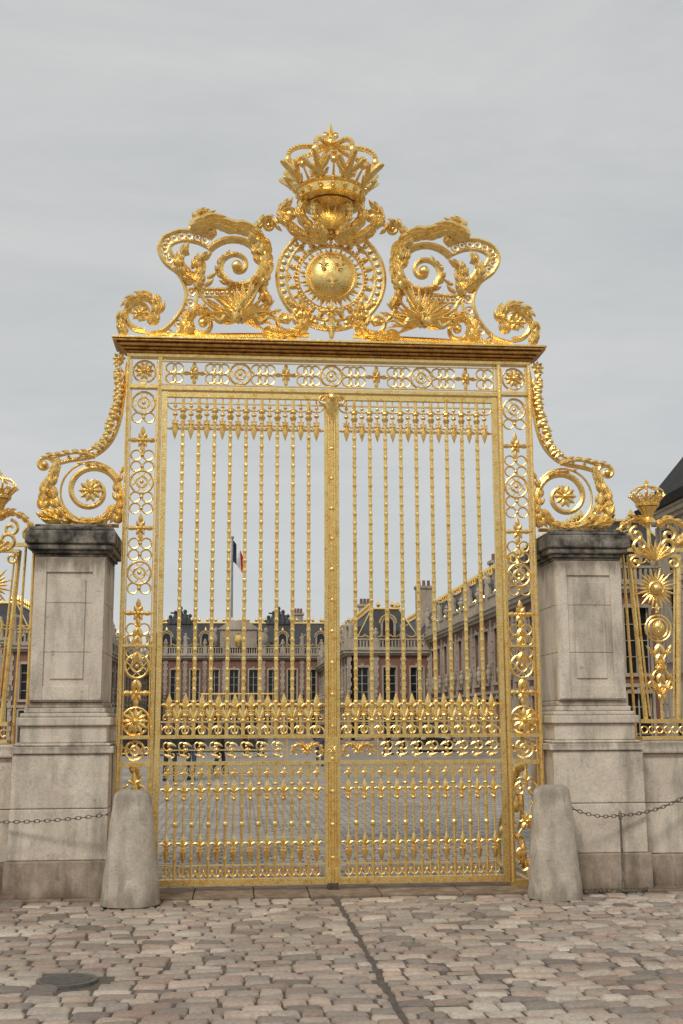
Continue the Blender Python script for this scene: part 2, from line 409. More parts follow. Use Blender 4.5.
Q.acan(cr(SS([(196,282),(186,274),(180,262),(186,250)]),5),.12,.09,6,.02,-.02)
Q.acan(cr(SS([(198,288),(202,276),(198,264),(206,258)]),5),.12,.09,6,.018,-.03)
for (u,v,a,l) in ((192,268,.6,.16),(197,276,2.6,.15),(203,272,1.2,.15),(205,286,.4,.14),(208,278,.3,.13)):
    x,z=S(u,v); Q.leaf(x,z,a,l,l*.4,.8,-.02,.55)
Q.t2(SS([(190,289),(260,289)]),.022); Q.t2(SS([(198,296),(256,296)]),.015)
Q.t2(cr(SS([(258,289),(264,293),(267,306),(276,318),(290,322)]),5),.026)
Q.t2(cr(SS([(198,289),(205,300),(203,310)]),5),.022)
for u in range(203,258,5):
    x,z=S(u,292.5); Q.ell(x,0,z,.022,.02,.022,6,4)
for (u,v,r,a0,dr) in ((204,323,.17,pi/2,1),(287,320,.20,pi/2,-1),(302,315,.13,0,-1)):
    x,z=S(u,v); sp_=spiral(x,z,r,.025,a0,a0+dr*2.7*pi,34); Q.t2(sp_,taper(sp_,.034,.018)); Q.ell(x,-.02,z,.05,.045,.05)
Q.acan(cr(SS([(190,334),(188,322),(196,312),(208,314)]),5),.15,.10,7,.02,-.02)
Q.acan(cr(SS([(264,332),(280,336),(296,334),(307,322),(303,304)]),6),.15,.10,9,.024,-.02)
Q.acan(cr(SS([(270,304),(264,290),(269,276)]),5),.11,.07,5,.016,-.01)
Q.t2(cr(SS([(146,334),(170,333),(188,334)]),5),.02)
x,z=S(241,320)
# trophy of arms: quills, arrows, banners and a shield, bundled
for i in range(46):
    a=rad(-14+208*i/45+random.uniform(-3,3)); l=(.32,.24,.37,.29)[i%4]
    st_=random.uniform(.0,.10)
    Q.leaf(x+cos(a)*st_,z+sin(a)*st_*.8,a,l,.05,random.uniform(-.6,.6),-.025*(i%5),.7,-.10)
for i in range(16):
    a=rad(8+164*i/15); Q.leaf(x+cos(a)*.02,z-.02,a,.18,.05,random.uniform(-.6,.6),-.15,.7,-.2)
for sd in (-1,1):
    Q.t2(cr([(x,z-.06),(x+sd*.12,z+.02),(x+sd*.2,z-.06),(x+sd*.3,z+.01)],4),[.03,.034,.036,.038,.04,.04,.036,.034,.03,.028,.024,.02,.01],-.12)
Q.acan(cr([(x-.05,z-.06),(x-.02,z+.06),(x+.04,z+.16)],4),.10,.07,5,.02,-.16)
for a in (rad(22),rad(40),rad(58),rad(76),rad(104),rad(122),rad(140),rad(158)):
    Q.t2([(x,z),(x+cos(a)*.40,z+sin(a)*.30)],.011,.03); Q.leaf(x+cos(a)*.36,z+sin(a)*.27,a,.11,.05,0,.03)
Q.t2(SS([(186,335),(310,335)]),.026)
x,z=S(291,216); sp_=spiral(x,z,.12,.02,-pi/2,-pi/2-2.4*pi,28); Q.t2(sp_,taper(sp_,.036,.018),-.03); Q.ell(x,-.04,z,.05,.045,.05)
Q.acan(cr(SS([(328,240),(312,241),(298,235),(288,224)]),6),.14,.11,8,.026,-.06)
Q.acan(cr(SS([(318,236),(306,226),(301,214),(308,204)]),6),.13,.09,7,.024,-.08)
Q.acan(cr(SS([(284,224),(282,212),(289,204)]),6),.10,.08,4,.02,-.02)
Q.acan(cr(SS([(326,240),(318,228),(315,214),(320,204)]),6),.10,.07,8,.02,-.12)
Q.sym()
mx,mz=0,S(330,278)[1]
Q.ring(mx,mz,.565,.026,n=48); Q.ring(mx,mz,.47,.018,n=48); Q.ring(mx,mz,.35,.017,n=40)
for i in range(40):
    a=2*pi*i/40; Q.ell(mx+.518*cos(a),0,mz+.518*sin(a),.032,.03,.032,8,5)
for i in range(56):
    a=2*pi*i/56; Q.ell(mx+.37*cos(a),-.01,mz+.37*sin(a),.021,.02,.021,6,4)
for i in range(24):
    a=2*pi*i/24
    if i%3==0:
        t=MB(); t.fleur(0,0,.11)
        Q.join(t.merged(lambda p:(mx+cos(a)*.405+p[0]*sin(a)+p[2]*cos(a),p[1],mz+sin(a)*.405-p[0]*cos(a)+p[2]*sin(a))))
    else: Q.leaf(mx+cos(a)*.37,mz+sin(a)*.37,a,.11,.07,0,0,.5,n=4)
for i in range(36):
    a=2*pi*i/36; l=.14 if i%2 else .11; Q.leaf(mx+cos(a)*.21,mz+sin(a)*.21,a,l,.05,0,.0 if i%2 else -.03,.5,n=4)
Q.ring(mx,mz,.25,.028,-.04,n=36)
Q.ell(mx,-.03,mz,.24,.12,.25,24,14)
for fx,fz in ((-.09,.055),(.09,.055),(0,-.12)): Q.fleur(mx+fx,mz+fz,.13,1,-.155)
Q.leaf(mx,mz+.19,0,.12,.06,0,-.1); Q.leaf(mx,mz+.19,pi,.12,.06,0,-.1)
x,z=0,S(330,314)[1]
Q.fleur(x,z,.15,1,-.06); Q.fleur(x,z-.02,.22,-1,-.065); Q.rosette(x,z,.08,8,-.09)
for sd in (1,-1): Q.leaf(x,z,pi/2-sd*pi/2,.14,.07,sd*.3,-.06)
for k in range(6): Q.ell(x,-.05,z-.16-.02*k,.05-.005*k,.04,.03)
zb=S(330,206)[1]
Q.lathe(0,0,[(.07,zb-.34),(.10,zb-.22),(.08,zb-.14),(.16,zb-.05),(.26,zb)],14)
for i in range(17):
    a=rad(15+150*i/16); Q.leaf(0,zb-.30,a,.27 if i%2 else .2,.05,0,-.13,.8,-.1)
crown(Q,0,0,zb+.03,.345)
Q.build('crest_with_crown',GOLD,gate)
# ---- side consoles with garlands (right side, mirrored)
W=MB()
arm=cr(SS([(529,372),(533,400),(537,428),(546,450),(562,464),(584,469),(600,474)]),6)
W.t2(arm,.024); a2=offs(arm,.07); W.t2(a2[6:],.014)
for i in range(6,len(arm)-1,3): 
    m_=offs(arm,.035); W.ell(m_[i][0],0,m_[i][1],.02,.02,.02,6,4)
x,z=S(564,498)
sp_=spiral(x,z,.30,.05,rad(200),rad(200)-rad(600),48); W.t2(sp_,taper(sp_,.036,.020)); W.ring(x,z,.30,.012,.01,n=30)
W.rosette(x,z,.12,10,-.03)
W.acan(cr(SS([(540,512),(548,524),(564,530),(584,526),(596,512),(600,494),(597,478)]),6),.13,.11,11,.026,-.03)
W.acan(cr(SS([(592,528),(606,520),(606,500),(598,484)]),6),.14,.10,8,.02,-.02)
x,z=S(607,474); sp_=spiral(x,z,.10,.02,pi,pi-2.3*pi,24); W.t2(sp_,taper(sp_,.028,.014)); W.ell(x,-.02,z,.035,.03,.035)
W.acan(cr(SS([(560,466),(575,462),(592,464),(604,466)]),6),.09,.06,6,.016,-.02,(1,))
W.acan(cr(SS([(540,528),(536,514),(540,498),(536,480)]),6),.10,.07,6,.016,-.01,(1,-1))
W.acan(cr(SS([(548,478),(556,474),(572,472)]),6),.06,.05,4,.012,-.01)
g=cr(SS([(537,372),(539,385),(537,398),(539,412),(545,430),(550,446),(560,456)]),5)
for i,(x,z) in enumerate(g):
    r=.026+.020*sin(pi*i/len(g))
    W.ell(x+.010*(-1)**i,-.03,z,r,r,r*.8,8,6)
    if i%2==0: W.leaf(x,z,rad(random.choice((-30,210,-70,250))),.08,.045,0,-.05)
x,z=S(537,370); W.rosette(x,z,.07,8,-.05); W.ring(x,z-.16,.05,.014,-.02,n=12)
W.t2(SS([(538,531),(606,531)]),.02)
W.sym(); W.build('side_consoles',GOLD,gate)
# ================================================================= PIERS
def pier(name,sx):
    e=empty(name); yf=-.25; yb=.55
    def bx(mb,a,b,y0,y1,z0,z1):
        A,B_=sorted((sx*a,sx*b)); mb.box(A,B_,y0,y1,z0,z1)
    m=MB()
    bx(m,2.12,3.02,yf-.06,yb+.08,.34,.80); bx(m,2.123,3.017,yf-.057,yb+.077,.805,1.30)
    m.build('pedestal',STONE,e,0,.010)
    m=MB(); bx(m,2.09,3.05,yf-.09,yb+.11,0,.338); m.build('plinth',STONE_BASE,e,0,.015)
    m=MB()
    for o,a,b in ((.035,1.304,1.37),(.0,1.372,1.40),(-.035,1.402,1.56),(.0,1.562,1.64),(-.03,1.642,1.68),(-.06,1.682,1.73),(-.08,1.732,1.78)):
        bx(m,2.12-o,3.00+o,yf-.05-o,yb+.06+o,a,b)
    m.build('base_mouldings',STONE,e,0,.012)
    m=MB()
    for a,b in ((1.784,2.25),(2.253,2.72),(2.723,3.17)): bx(m,2.215,2.895,yf,yb,a,b)
    m.build('shaft',STONE,e,0,.005)
    m=MB()
    y=yf-.020
    bx(m,2.222,2.335,y,yf-.001,1.80,3.15); bx(m,2.775,2.888,y,yf-.001,1.80,3.15)
    bx(m,2.336,2.774,y,yf-.001,1.80,1.93); bx(m,2.336,2.774,y,yf-.001,3.02,3.15)
    for a,b in ((2.0,2.25),(2.254,2.72),(2.724,2.95)): bx(m,2.40,2.71,yf-.016,yf-.001,a,b)
    m.build('panel_border',STONE,e,0,.004)
    m=MB()
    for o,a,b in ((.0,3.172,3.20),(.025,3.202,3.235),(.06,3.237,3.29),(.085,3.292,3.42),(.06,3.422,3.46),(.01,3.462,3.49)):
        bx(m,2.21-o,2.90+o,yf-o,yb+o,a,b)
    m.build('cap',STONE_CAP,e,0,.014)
pier('stone_pier',-1); pier('stone_pier',1)
def wall(sx):
    e=empty('low_stone_wall')
    m=MB(); x=3.025
    while x<11:
        w=1.1; A,B_=sorted((sx*x,sx*(x+w-.006))); m.box(A,B_,-.05,.40,.30,.78); m.box(A,B_,-.05,.40,.786,1.26); x+=w
    m.build('wall_blocks',STONE,e,0,.008)
    m=MB(); A,B_=sorted((sx*3.053,sx*11)); m.box(A,B_,-.12,.47,0,.296); m.build('wall_plinth',STONE_BASE,e,0,.01)
    m=MB(); A,B_=sorted((sx*3.04,sx*11)); m.box(A,B_,-.11,.46,1.264,1.385); m.build('wall_coping',STONE,e,0,.02)
wall(-1); wall(1)
# ================================================================= FENCES
def fence(sx):
    f=MB(); xc=3.38
    zt,zb=3.28,1.60
    def hw(z): return .17+(z-zb)/(zt-zb)*.10
    for sd in (1,-1):
        f.t2([(xc+sd*hw(zb),zb),(xc+sd*hw(zt),zt)],.024,0); f.t2([(xc+sd*(hw(zb)-.045),zb+.03),(xc+sd*(hw(zt)-.045),zt-.03)],.011,0)
        f.t2(spiral(xc+sd*.14,zt+.10,.10,.02,-pi/2,-pi/2+sd*2.3*pi,22),.020,-.02)
        f.t2(spiral(xc+sd*.2,zt-.08,.07,.02,pi/2,pi/2-sd*2.3*pi,22),.014,-.02)
        f.acan(cr([(xc,1.85),(xc+sd*.1,2.0),(xc+sd*.02,2.15),(xc+sd*.1,2.3)],5),.07,.05,6,.012,-.02)
        f.t2(spiral(xc+sd*.08,1.95,.06,.01,-pi/2,-pi/2+sd*2*pi,18),.010,-.01)
    f.box(xc-.27,xc+.27,-.03,.03,zt-.02,zt+.01); f.box(xc-.24,xc+.24,-.07,.07,1.395,1.43); f.box(xc-.24,xc+.24,-.07,.07,1.56,1.60)
    for k in range(6): f.ring(xc-.2+.08*k,1.495,.034,.008,-.03,n=10)
    zs_=2.93
    f.ell(xc,-.04,zs_,.06,.05,.06,12,8); f.ring(xc,zs_,.075,.010,-.03)
    for i in range(24):
        a=2*pi*i/24; f.leaf(xc+cos(a)*.08,zs_+sin(a)*.08,a,.15 if i%2 else .10,.028,0,-.02,.5,n=4)
    for i in range(2): f.ring(xc,2.52,.10+.035*i,.011,-.02)
    f.ell(xc,-.03,2.52,.07,.05,.085,12,8); f.fleur(xc,2.50,.1,1,-.08)
    for k in range(6):
        for sd in (1,-1): f.leaf(xc,2.35-.1*k,-pi/2+sd*.7,.13-.012*k,.05,-sd*.8,-.03)
    f.tube([(xc,0,1.6),(xc,0,2.42)],.014)
    f.fleur(xc,2.7,.1,1,-.02)
    for i in range(9): f.leaf(xc,3.22,rad(26+16*i),.22,.045,0,-.05,.6,-.1)
    crown(f,xc-.04,0,3.80,.115)
    f.lathe(xc-.04,0,[(.10,3.62),(.05,3.68),(.07,3.74),(.11,3.79)],10)
    f.tube([(xc-.04,0,3.3),(xc-.04,0,3.65)],.02)
    for sd in (1,-1):
        f.acan(cr([(xc+sd*.04,3.60),(xc+sd*.18,3.66),(xc+sd*.34,3.58),(xc+sd*.40,3.45)],6),.09,.06,7,.018,-.02)
        f.t2(spiral(xc+sd*.17,3.50,.09,.02,pi/2,pi/2-sd*2.4*pi,24),.018)
        f.t2(spiral(xc+sd*.36,3.44,.08,.02,pi/2,pi/2+sd*2.2*pi,24),.016)
    f.box(xc-.34,11,-.025,.025,3.32,3.36); f.box(2.93,xc-.345,-.025,.025,3.32,3.36)
    f.box(xc+.245,11,-.025,.025,1.44,1.475); f.box(xc+.245,11,-.02,.02,1.75,1.77)
    f.box(xc+.3,11,-.02,.02,3.16,3.18)
    f.tube([(2.97,0,1.39),(2.97,0,3.32)],.018); f.tube([(3.10,0,1.39),(3.05,0,3.32)],.014)
    x=xc+.38; i=0
    while x<10.9:
        f.tube([(x,0,1.39),(x,0,3.75 if i%2 else 3.32)],.018)
        f.ell(x,0,3.4,.03,.03,.03); f.ell(x,0,1.75,.026,.026,.03)
        if i%2: f.fleur(x,3.7,.2)
        f.ring(x+.07,3.25,.05,.009,n=12); f.ring(x+.07,1.61,.055,.009,n=12)
        x+=.15; i+=1
    f.acan(cr([(xc+.25,3.4),(xc+.42,3.55),(xc+.5,3.75),(xc+.44,3.86)],6),.11,.07,8,.02,-.02)
    if sx<0: f=f.merged(lambda p:(-p[0],p[1],p[2]))
    f=f.merged(lambda p:(p[0],p[1]+.12,p[2]))
    f.build('golden_fence',GOLD)
fence(-1); fence(1)
# ================================================================= BOLLARDS
def bollard(x,y,h,r0,r1):
    m=MB(); prof=[]; n=36
    for k in range(31):
        t=k/30
        r=r0+(r1-r0)*t
        if t>.93: r*=math.sqrt(max(0,1-((t-.93)/.072)**2))*.45+.55
        prof.append((r,h*t))
    m.lathe(0,0,prof,n)
    def w(p):
        a=nz.noise(Vector(p)*3.5+Vector((x,0,0))); b=nz.noise(Vector(p)*14)
        k=1+.04*a+.028*b
        return (p[0]*k,p[1]*k,p[2]+(.02*nz.noise(Vector(p)*6) if p[2]>.5 else 0))
    m.v=[w(p) for p in m.v]
    o=m.build('stone_bollard',BOLL,None,60,0); o.location=(x,y,0)
    return o
BL=SG(127,905); BR=SG(557,900)
bollard(BL[0],BL[1]+.12,.99,.265,.165); bollard(BR[0],BR[1]+.12,1.0,.255,.165)
# ================================================================= CHAINS
def chain(p0,p1,sag,step=.05,r=.0055):
    m=MB(); p0=Vector(p0);p1=Vector(p1); n=max(2,int((p1-p0).length/step*1.02))
    for i in range(n):
        t=(i+.5)/n; c=p0.lerp(p1,t)-Vector((0,0,sag*4*t*(1-t)))
        d=(p1-p0).normalized(); d.z-=sag*4*(1-2*t)/(p1-p0).length; d.normalize()
        s=d.cross(Vector((0,0,1))).normalized(); w=s if i%2 else d.cross(s)
        m.tube([c+d*(cos(a)*step*.64)+w*(sin(a)*.015) for a in [2*pi*k/8 for k in range(8)]],r,4,True)
    return m
ch=chain((BL[0]-.18,BL[1]+.12,.78),(-3.9,-.2,.74),.06); ch.join(chain((-3.9,-.2,.74),(-5.2,-.25,.86),.1)); ch.build('iron_chain',CHAINM)
px,py=SG(622,893)
ch=chain((BR[0]+.16,BR[1]+.12,.80),(px,py,.70),.04); ch.join(chain((px,py,.70),(px+1.0,py+.3,1.0),.08))
g=cr([(px+.25,py+.05,.02),(px+.05,py-.1,.02),(px-.2,py+.02,.02),(px-.4,py-.12,.02),(px-.45,py+.1,.02)],3)
for a,b in zip(g,g[1:]): 
    if (Vector(a)-Vector(b)).length>.05: ch.join(chain(a,b,0))
ch.build('iron_chain',CHAINM)
m=MB(); m.lathe(px,py,[(.018,0),(.016,.1),(.011,.12),(.011,.66),(.02,.67),(.02,.71),(.006,.74)],8); m.lathe(px,py,[(.07,.0),(.07,.015),(.025,.02)],10); m.build('iron_post',CHAINM)
# ================================================================= GROUND
def sheet(name,x0,x1,y0,y1,z,mat):
    m=MB(); m.add([(x0,y0,z),(x1,y0,z),(x1,y1,z),(x0,y1,z)],[(0,1,2,3)]); return m.build(name,mat,None,0)
m,nt,b=newmat('joint_sand')
n=noise_n(nt,25,8,.7); r=ramp(nt,n.outputs[0],[(.3,(.06,.05,.04)),(.7,(.17,.14,.115))]); nt.links.new(r.outputs[0],b.inputs['Base Color']); b.inputs['Roughness'].default_value=.95
JOINT=m
def paving(name,c1,c2,cm,scale,bw,rh):
    m,nt,b=newmat(name)
    tc=N(nt,'ShaderNodeTexCoord'); br=N(nt,'ShaderNodeTexBrick')
    br.inputs['Scale'].default_value=scale; br.inputs['Brick Width'].default_value=bw; br.inputs['Row Height'].default_value=rh
    br.inputs['Mortar Size'].default_value=.018; br.inputs['Mortar Smooth'].default_value=.4
    br.inputs['Color1'].default_value=c1+(1,); br.inputs['Color2'].default_value=c2+(1,); br.inputs['Mortar'].default_value=cm+(1,)
    nd=noise_n(nt,3,3,.5)
    va=N(nt,'ShaderNodeVectorMath',operation='MULTIPLY_ADD'); va.inputs[1].default_value=(.06,.06,0)
    nt.links.new(nd.outputs['Color'],va.inputs[0]); nt.links.new(tc.outputs['Object'],va.inputs[2]); nt.links.new(va.outputs[0],br.inputs['Vector'])
    n1=noise_n(nt,.35,6,.6); r1=ramp(nt,n1.outputs[0],[(.3,.72),(.7,1.14)])
    n2=noise_n(nt,18,6,.7); r2=ramp(nt,n2.outputs[0],[(.3,.75),(.7,1.15)])
    o=mul(nt,mul(nt,br.outputs['Color'],r1.outputs[0]),r2.outputs[0]); nt.links.new(o,b.inputs['Base Color']); b.inputs['Roughness'].default_value=.8
    inv=N(nt,'ShaderNodeMath',operation='SUBTRACT'); inv.inputs[0].default_value=1; nt.links.new(br.outputs['Fac'],inv.inputs[1]); bump(nt,b,inv.outputs[0],.6,.01)
    return m
PAV=paving('far_setts',(.38,.33,.285),(.27,.235,.205),(.14,.12,.10),1.0,.22,.18)
COURT=paving('courtyard_setts',(.50,.455,.395),(.32,.285,.25),(.17,.15,.13),1.0,.24,.19)
sheet('ground',-700,700,-700,900,-.06,PAV)
sheet('courtyard_paving',-60,60,.31,125,-.004,COURT)
m,nt,b=newmat('cobble_stone')
at=N(nt,'ShaderNodeAttribute',attribute_name='Col')
n2=noise_n(nt,32,8,.8); r2=ramp(nt,n2.outputs[0],[(.3,.58),(.68,1.22)])
n1=noise_n(nt,.9,6,.6); r1=ramp(nt,n1.outputs[0],[(.35,(.78,.73,.69)),(.65,(1.12,1.10,1.06))])
nt.links.new(mul(nt,mul(nt,at.outputs[0],r2.outputs[0]),r1.outputs[0]),b.inputs['Base Color'])
rr=ramp(nt,n1.outputs[0],[(.35,.5),(.65,.8)]); nt.links.new(rr.outputs[0],b.inputs['Roughness']); bump(nt,b,n2.outputs[0],.8,.010)
COB=m
mhx,mhy=SG(65,978)
cb=MB(); cols=[]
pal=[(.54,.435,.36),(.50,.42,.36),(.60,.50,.42),(.42,.36,.315),(.58,.52,.45),(.48,.37,.31),(.33,.285,.255),(.62,.55,.47),(.46,.41,.365)]
def cobbles(xa,xb,ya,yb,wr):
    y=ya
    ph=random.random()*9
    while y<yb:
        d=random.uniform(.115,.165); x=xa-random.random()*.15
        while x<xb:
            w=random.uniform(*wr); X0,X1=max(x,xa),min(x+w,xb); x+=w
            if X1-X0<.05: continue
            cx,cy=(X0+X1)/2,y+d/2
            yo=.05*nz.noise(Vector((cx*.6,cy*.6,ph)))
            if math.hypot(cx-mhx,cy+yo-mhy)<.23: continue
            g=.007; j=lambda:random.uniform(-.010,.010)
            base=[(X0+g+j(),y+g+j()),(X1-g+j(),y+g+j()),(X1-g+j(),y+d-g+j()),(X0+g+j(),y+d-g+j())]
            h=random.uniform(-.014,.002)+.012*nz.noise(Vector((cx,cy,3))); tx,ty=random.uniform(-.06,.06),random.uniform(-.06,.06)
            vs=[]
            for k,(s_,dz) in enumerate(((1,-.05),(1,-.018),(.93,-.005),(.74,.001))):
                for (a,b_) in base:
                    a2,b2_=cx+(a-cx)*s_,cy+(b_-cy)*s_
                    vs.append((a2,b2_+yo,(h+dz+(a2-cx)*tx+(b2_-cy)*ty) if k else -.055))
            fs=[(12,13,14,15)]
            for k in range(3):
                for q in range(4): fs.append((k*4+q,k*4+(q+1)%4,(k+1)*4+(q+1)%4,(k+1)*4+q))
            cb.add(vs,fs)
            c=random.choice(pal); f=random.uniform(.72,1.12); cols.extend([(c[0]*f,c[1]*f,c[2]*f,1)]*16)
        y+=d
cobbles(-8,-.015,-12.5,-.48,(.13,.27)); cobbles(.015,8,-12.5,-.48,(.13,.27))
o=cb.build('cobblestone_pavement',COB,None,60)
ca=o.data.color_attributes.new('Col','FLOAT_COLOR','POINT'); ca.data.foreach_set('color',[v for c in cols for v in c])
j=sheet('joint_bed',-8,8,-12.5,-.45,-.022,JOINT); j.parent=o
m=MB(); x=-8
while x<8:
    w=random.uniform(.5,.9); m.box(x+.004,x+w-.004,-.42,.30,-.05,random.uniform(.004,.012)); x+=w
m.build('threshold_stones',STONE_BASE,None,0,.01)
mh=MB(); mh.lathe(mhx,mhy,[(.19,-.05),(.19,.000),(.165,.000),(.16,-.006),(.155,-.002)],28)
for k in range(-4,5):
    w=math.sqrt(.15**2-(k*.033)**2) if abs(k*.033)<.15 else 0
    mh.box(mhx-w,mhx+w,mhy+k*.033-.008,mhy+k*.033+.008,-.002,.004)
mh.build('manhole_cover',flat('manhole_iron',(.15,.14,.125),.6,.3,.3,25))
# ================================================================= PALACE
def facade(P,o,d,n,Lg,bays,H,floors,top=True):
    """o origin, d along, n outward"""
    ox,oy=o
    def ob(mb,s0,s1,w0,w1,z0,z1):
        pts=[]
        for z in (z0,z1):
            for s_,w in ((s0,w0),(s1,w0),(s1,w1),(s0,w1)): pts.append((ox+d[0]*s_+n[0]*w,oy+d[1]*s_+n[1]*w,z))
        mb.add(pts,[(0,3,2,1),(4,5,6,7),(0,1,5,4),(1,2,6,5),(2,3,7,6),(3,0,4,7)])
    b=Lg/bays; ww=b*.46
    br,st,gl,fr,go=P['brick'],P['stone'],P['glass'],P['frame'],P['gold']
    ob(gl,0,Lg,-.5,-.25,0,H-.1)
    for i in range(bays):
        s=i*b; a=s+(b-ww)/2; c=a+ww
        ob(br,s,a,-.24,0,0,H); ob(br,c,s+b,-.24,0,0,H)
        prev=0
        for (z0,z1) in floors:
            ob(br,a,c,-.24,-.002,prev,z0); prev=z1
            t=.10
            ob(st,a-t,a,.001,.06,z0-t,z1+t); ob(st,c,c+t,.001,.06,z0-t,z1+t)
            ob(st,a,c,.0,.062,z1,z1+t*1.5); ob(st,a-t,c+t,.0,.12,z0-t*1.4,z0-.001)
            ob(st,a+ww*.38,c-ww*.38,.063,.11,z1,z1+t*2.6)
            mm=(a+c)/2; ob(fr,mm-.025,mm+.025,-.2,-.15,z0,z1)
            k=z0+(z1-z0)*.25
            while k<z1-.1: ob(fr,a,c,-.2,-.16,k-.015,k+.015); k+=(z1-z0)*.25
            ob(fr,a,a+.04,-.2,-.14,z0,z1); ob(fr,c-.04,c,-.2,-.14,z0,z1)
        ob(br,a,c,-.24,-.002,prev,H)
        pw=b*.08
        for (q0,q1) in ((s,s+pw),(s+b-pw,s+b)):
            z=.3; k=0
            while z<H-.5:
                e=.06 if k%2 else 0
                ob(st,q0-(e if q0>s else 0),q1+(e if q0==s else 0),.001,.075,z,z+.26); z+=.27; k+=1
        bx_,by_=ox+d[0]*s+n[0]*.2,oy+d[1]*s+n[1]*.2
        zz=floors[-1][0]+.5; st.ell(bx_,by_,zz,.14,.14,.2); st.ell(bx_,by_,zz+.28,.09,.09,.12); st.ell(bx_,by_,zz-.25,.1,.1,.14)
    ob(st,-.02,Lg+.02,.0,.10,0,.3)
    for k in range(1,len(floors)):
        z=(floors[k][0]+floors[k-1][1])/2-.15; ob(st,-.02,Lg+.02,.076,.14,z,z+.14)
    ob(st,-.1,Lg+.1,.0,.20,H-.42,H-.28); ob(st,-.2,Lg+.2,.0,.36,H-.279,H-.1); ob(st,-.25,Lg+.25,-.3,.45,H-.099,H)
    if not top: return
    ob(st,0,Lg,.05,.22,H+.001,H+.12); ob(st,0,Lg,.05,.22,H+.58,H+.68)
    k=0.1
    while k<Lg: 
        ob(st,k,k+.10,.09,.18,H+.12,H+.58); k+=.21
    for i in range(bays+1):
        s=min(max(i*b,.15),Lg-.15); ob(st,s-.18,s+.18,.0,.27,H+.002,H+.72)
        X,Y=ox+d[0]*s+n[0]*.13,oy+d[1]*s+n[1]*.13
        if i%2==0:
            st.lathe(X,Y,[(.2,H+.72),(.17,H+.85),(.2,H+1.0),(.14,H+1.25),(.2,H+1.45),(.17,H+1.6),(.07,H+1.66)],8); st.ell(X,Y,H+1.76,.1,.1,.13)
            st.tube([(X-.2*d[0],Y-.2*d[1],H+1.5),(X+(.35)*d[0],Y+.35*d[1],H+1.35+random.uniform(-.1,.5))],.06)
        else:
            st.lathe(X,Y,[(.08,H+.72),(.1,H+.8),(.2,H+1.0),(.17,H+1.12),(.1,H+1.16),(.14,H+1.22),(.03,H+1.4)],8)
    k=.3
    while k<Lg-.2:
        X=ox+d[0]*k; Y=oy+d[1]*k
        go.tube([(X+d[0]*.28*cos(a)-n[0]*.25,Y+d[1]*.28*cos(a)-n[1]*.25,H+1.0-.2*sin(a)) for a in [pi*q/6 for q in range(7)]],.055,5)
        k+=.56
def roof(P,x0,x1,y0,y1,H,top,inx,iny,trim=True):
    P['slate'].frus(x0,x1,y0,y1,H+.01,top,inx,iny)
    g=P['gold'] if trim else P['stone']
    tx=[(x0+inx,y0+iny,top+.05),(x1-inx,y0+iny,top+.05),(x1-inx,y1-iny,top+.05),(x0+inx,y1-iny,top+.05)]
    for a,b in zip(tx,tx[1:]+tx[:1]):
        g.tube([a,b],.11 if trim else .05,6)
        if not trim: continue
        A,B_=Vector(a),Vector(b); n=int((B_-A).length/.7)
        for i in range(n): 
            c=A.lerp(B_,(i+.5)/n); g.lathe(c.x,c.y,[(.11,c.z),(.06,c.z+.12),(.16,c.z+.28),(.02,c.z+.55)],6)
    if trim:
        for c,t in zip(((x0,y0),(x1,y0),(x1,y1),(x0,y1)),tx): g.tube([(c[0],c[1],H+.05),t],.05,6)
def dormer(P,x,y,z,dx,dy,s=1):
    """round-headed dormer facing (dx,dy)"""
    st,gl,go=P['stone'],P['glass'],P['gold']
    w=.5*s; nx,ny=-dy,dx
    def pt(a,f,h): return (x+nx*a+dx*f,y+ny*a+dy*f,z+h)
    for a in (-w,w): st.tube([pt(a,0,0),pt(a,0,1.1*s)],.12*s,4)
    st.tube([pt(w*cos(t),0,1.1*s+w*sin(t)) for t in [pi*k/8 for k in range(9)]],.12*s,5)
    gl.add([pt(-w,-.03,0),pt(w,-.03,0),pt(w,-.03,1.2*s),pt(0,-.03,1.6*s),pt(-w,-.03,1.2*s)],[(0,1,2,3,4)])
    P['slate'].tube([pt(0,-.05,.8*s),pt(0,-1.2,.8*s)],w*1.15,8)
    go.tube([pt((w+.13)*cos(t),.08,1.1*s+(w+.13)*sin(t)) for t in [pi*k/8 for k in range(9)]],.07*s,5)
    go.lathe(*pt(0,0,0)[:2],[(.1*s,z+1.75*s),(.16*s,z+1.9*s),(.03*s,z+2.2*s)],6)
def newP(): return {k:MB() for k in ('brick','stone','glass','frame','gold','slate')}
PM={'brick':BRICK,'stone':PSTONE,'glass':GLASS,'frame':FRAME,'gold':GOLD,'slate':SLATE}
PN={'brick':'brick_walls','stone':'stone_dressings','glass':'window_panes','frame':'window_frames','gold':'gilded_roof_trim','slate':'slate_roof'}
def finish(P,name,mats=PM):
    e=empty(name)
    for k,mb in P.items():
        if mb.v: mb.build(PN[k],mats[k],e,30)
def chimney(P,x,y,w,h):
    P['stone'].box(x-w/2,x+w/2,y-.4,y+.4,6,h); P['stone'].box(x-w/2-.1,x+w/2+.1,y-.5,y+.5,h+.001,h+.2)
    for k in (-.3,0,.3): P['brick'].lathe(x+k*w,y,[(.13,h+.2),(.11,h+.65)],8)
FL=[(.5,2.6),(3.4,6.0)]
P=newP()
facade(P,(-9,92),(1,0),(0,-1),17,10,7.3,FL)
roof(P,-9.2,8.2,92.3,104,7.3,10.2,1.4,2.0)
for i in range(5): dormer(P,-7.3+3.4*i,92.6,8.0,0,-1,.8)
P['stone'].box(-4.2,2.2,91.2,91.9,3.05,3.25)
for i in range(8): P['stone'].lathe(-4+.86*i,91.4,[(.17,0),(.15,.2),(.14,2.9),(.2,3.05)],8)
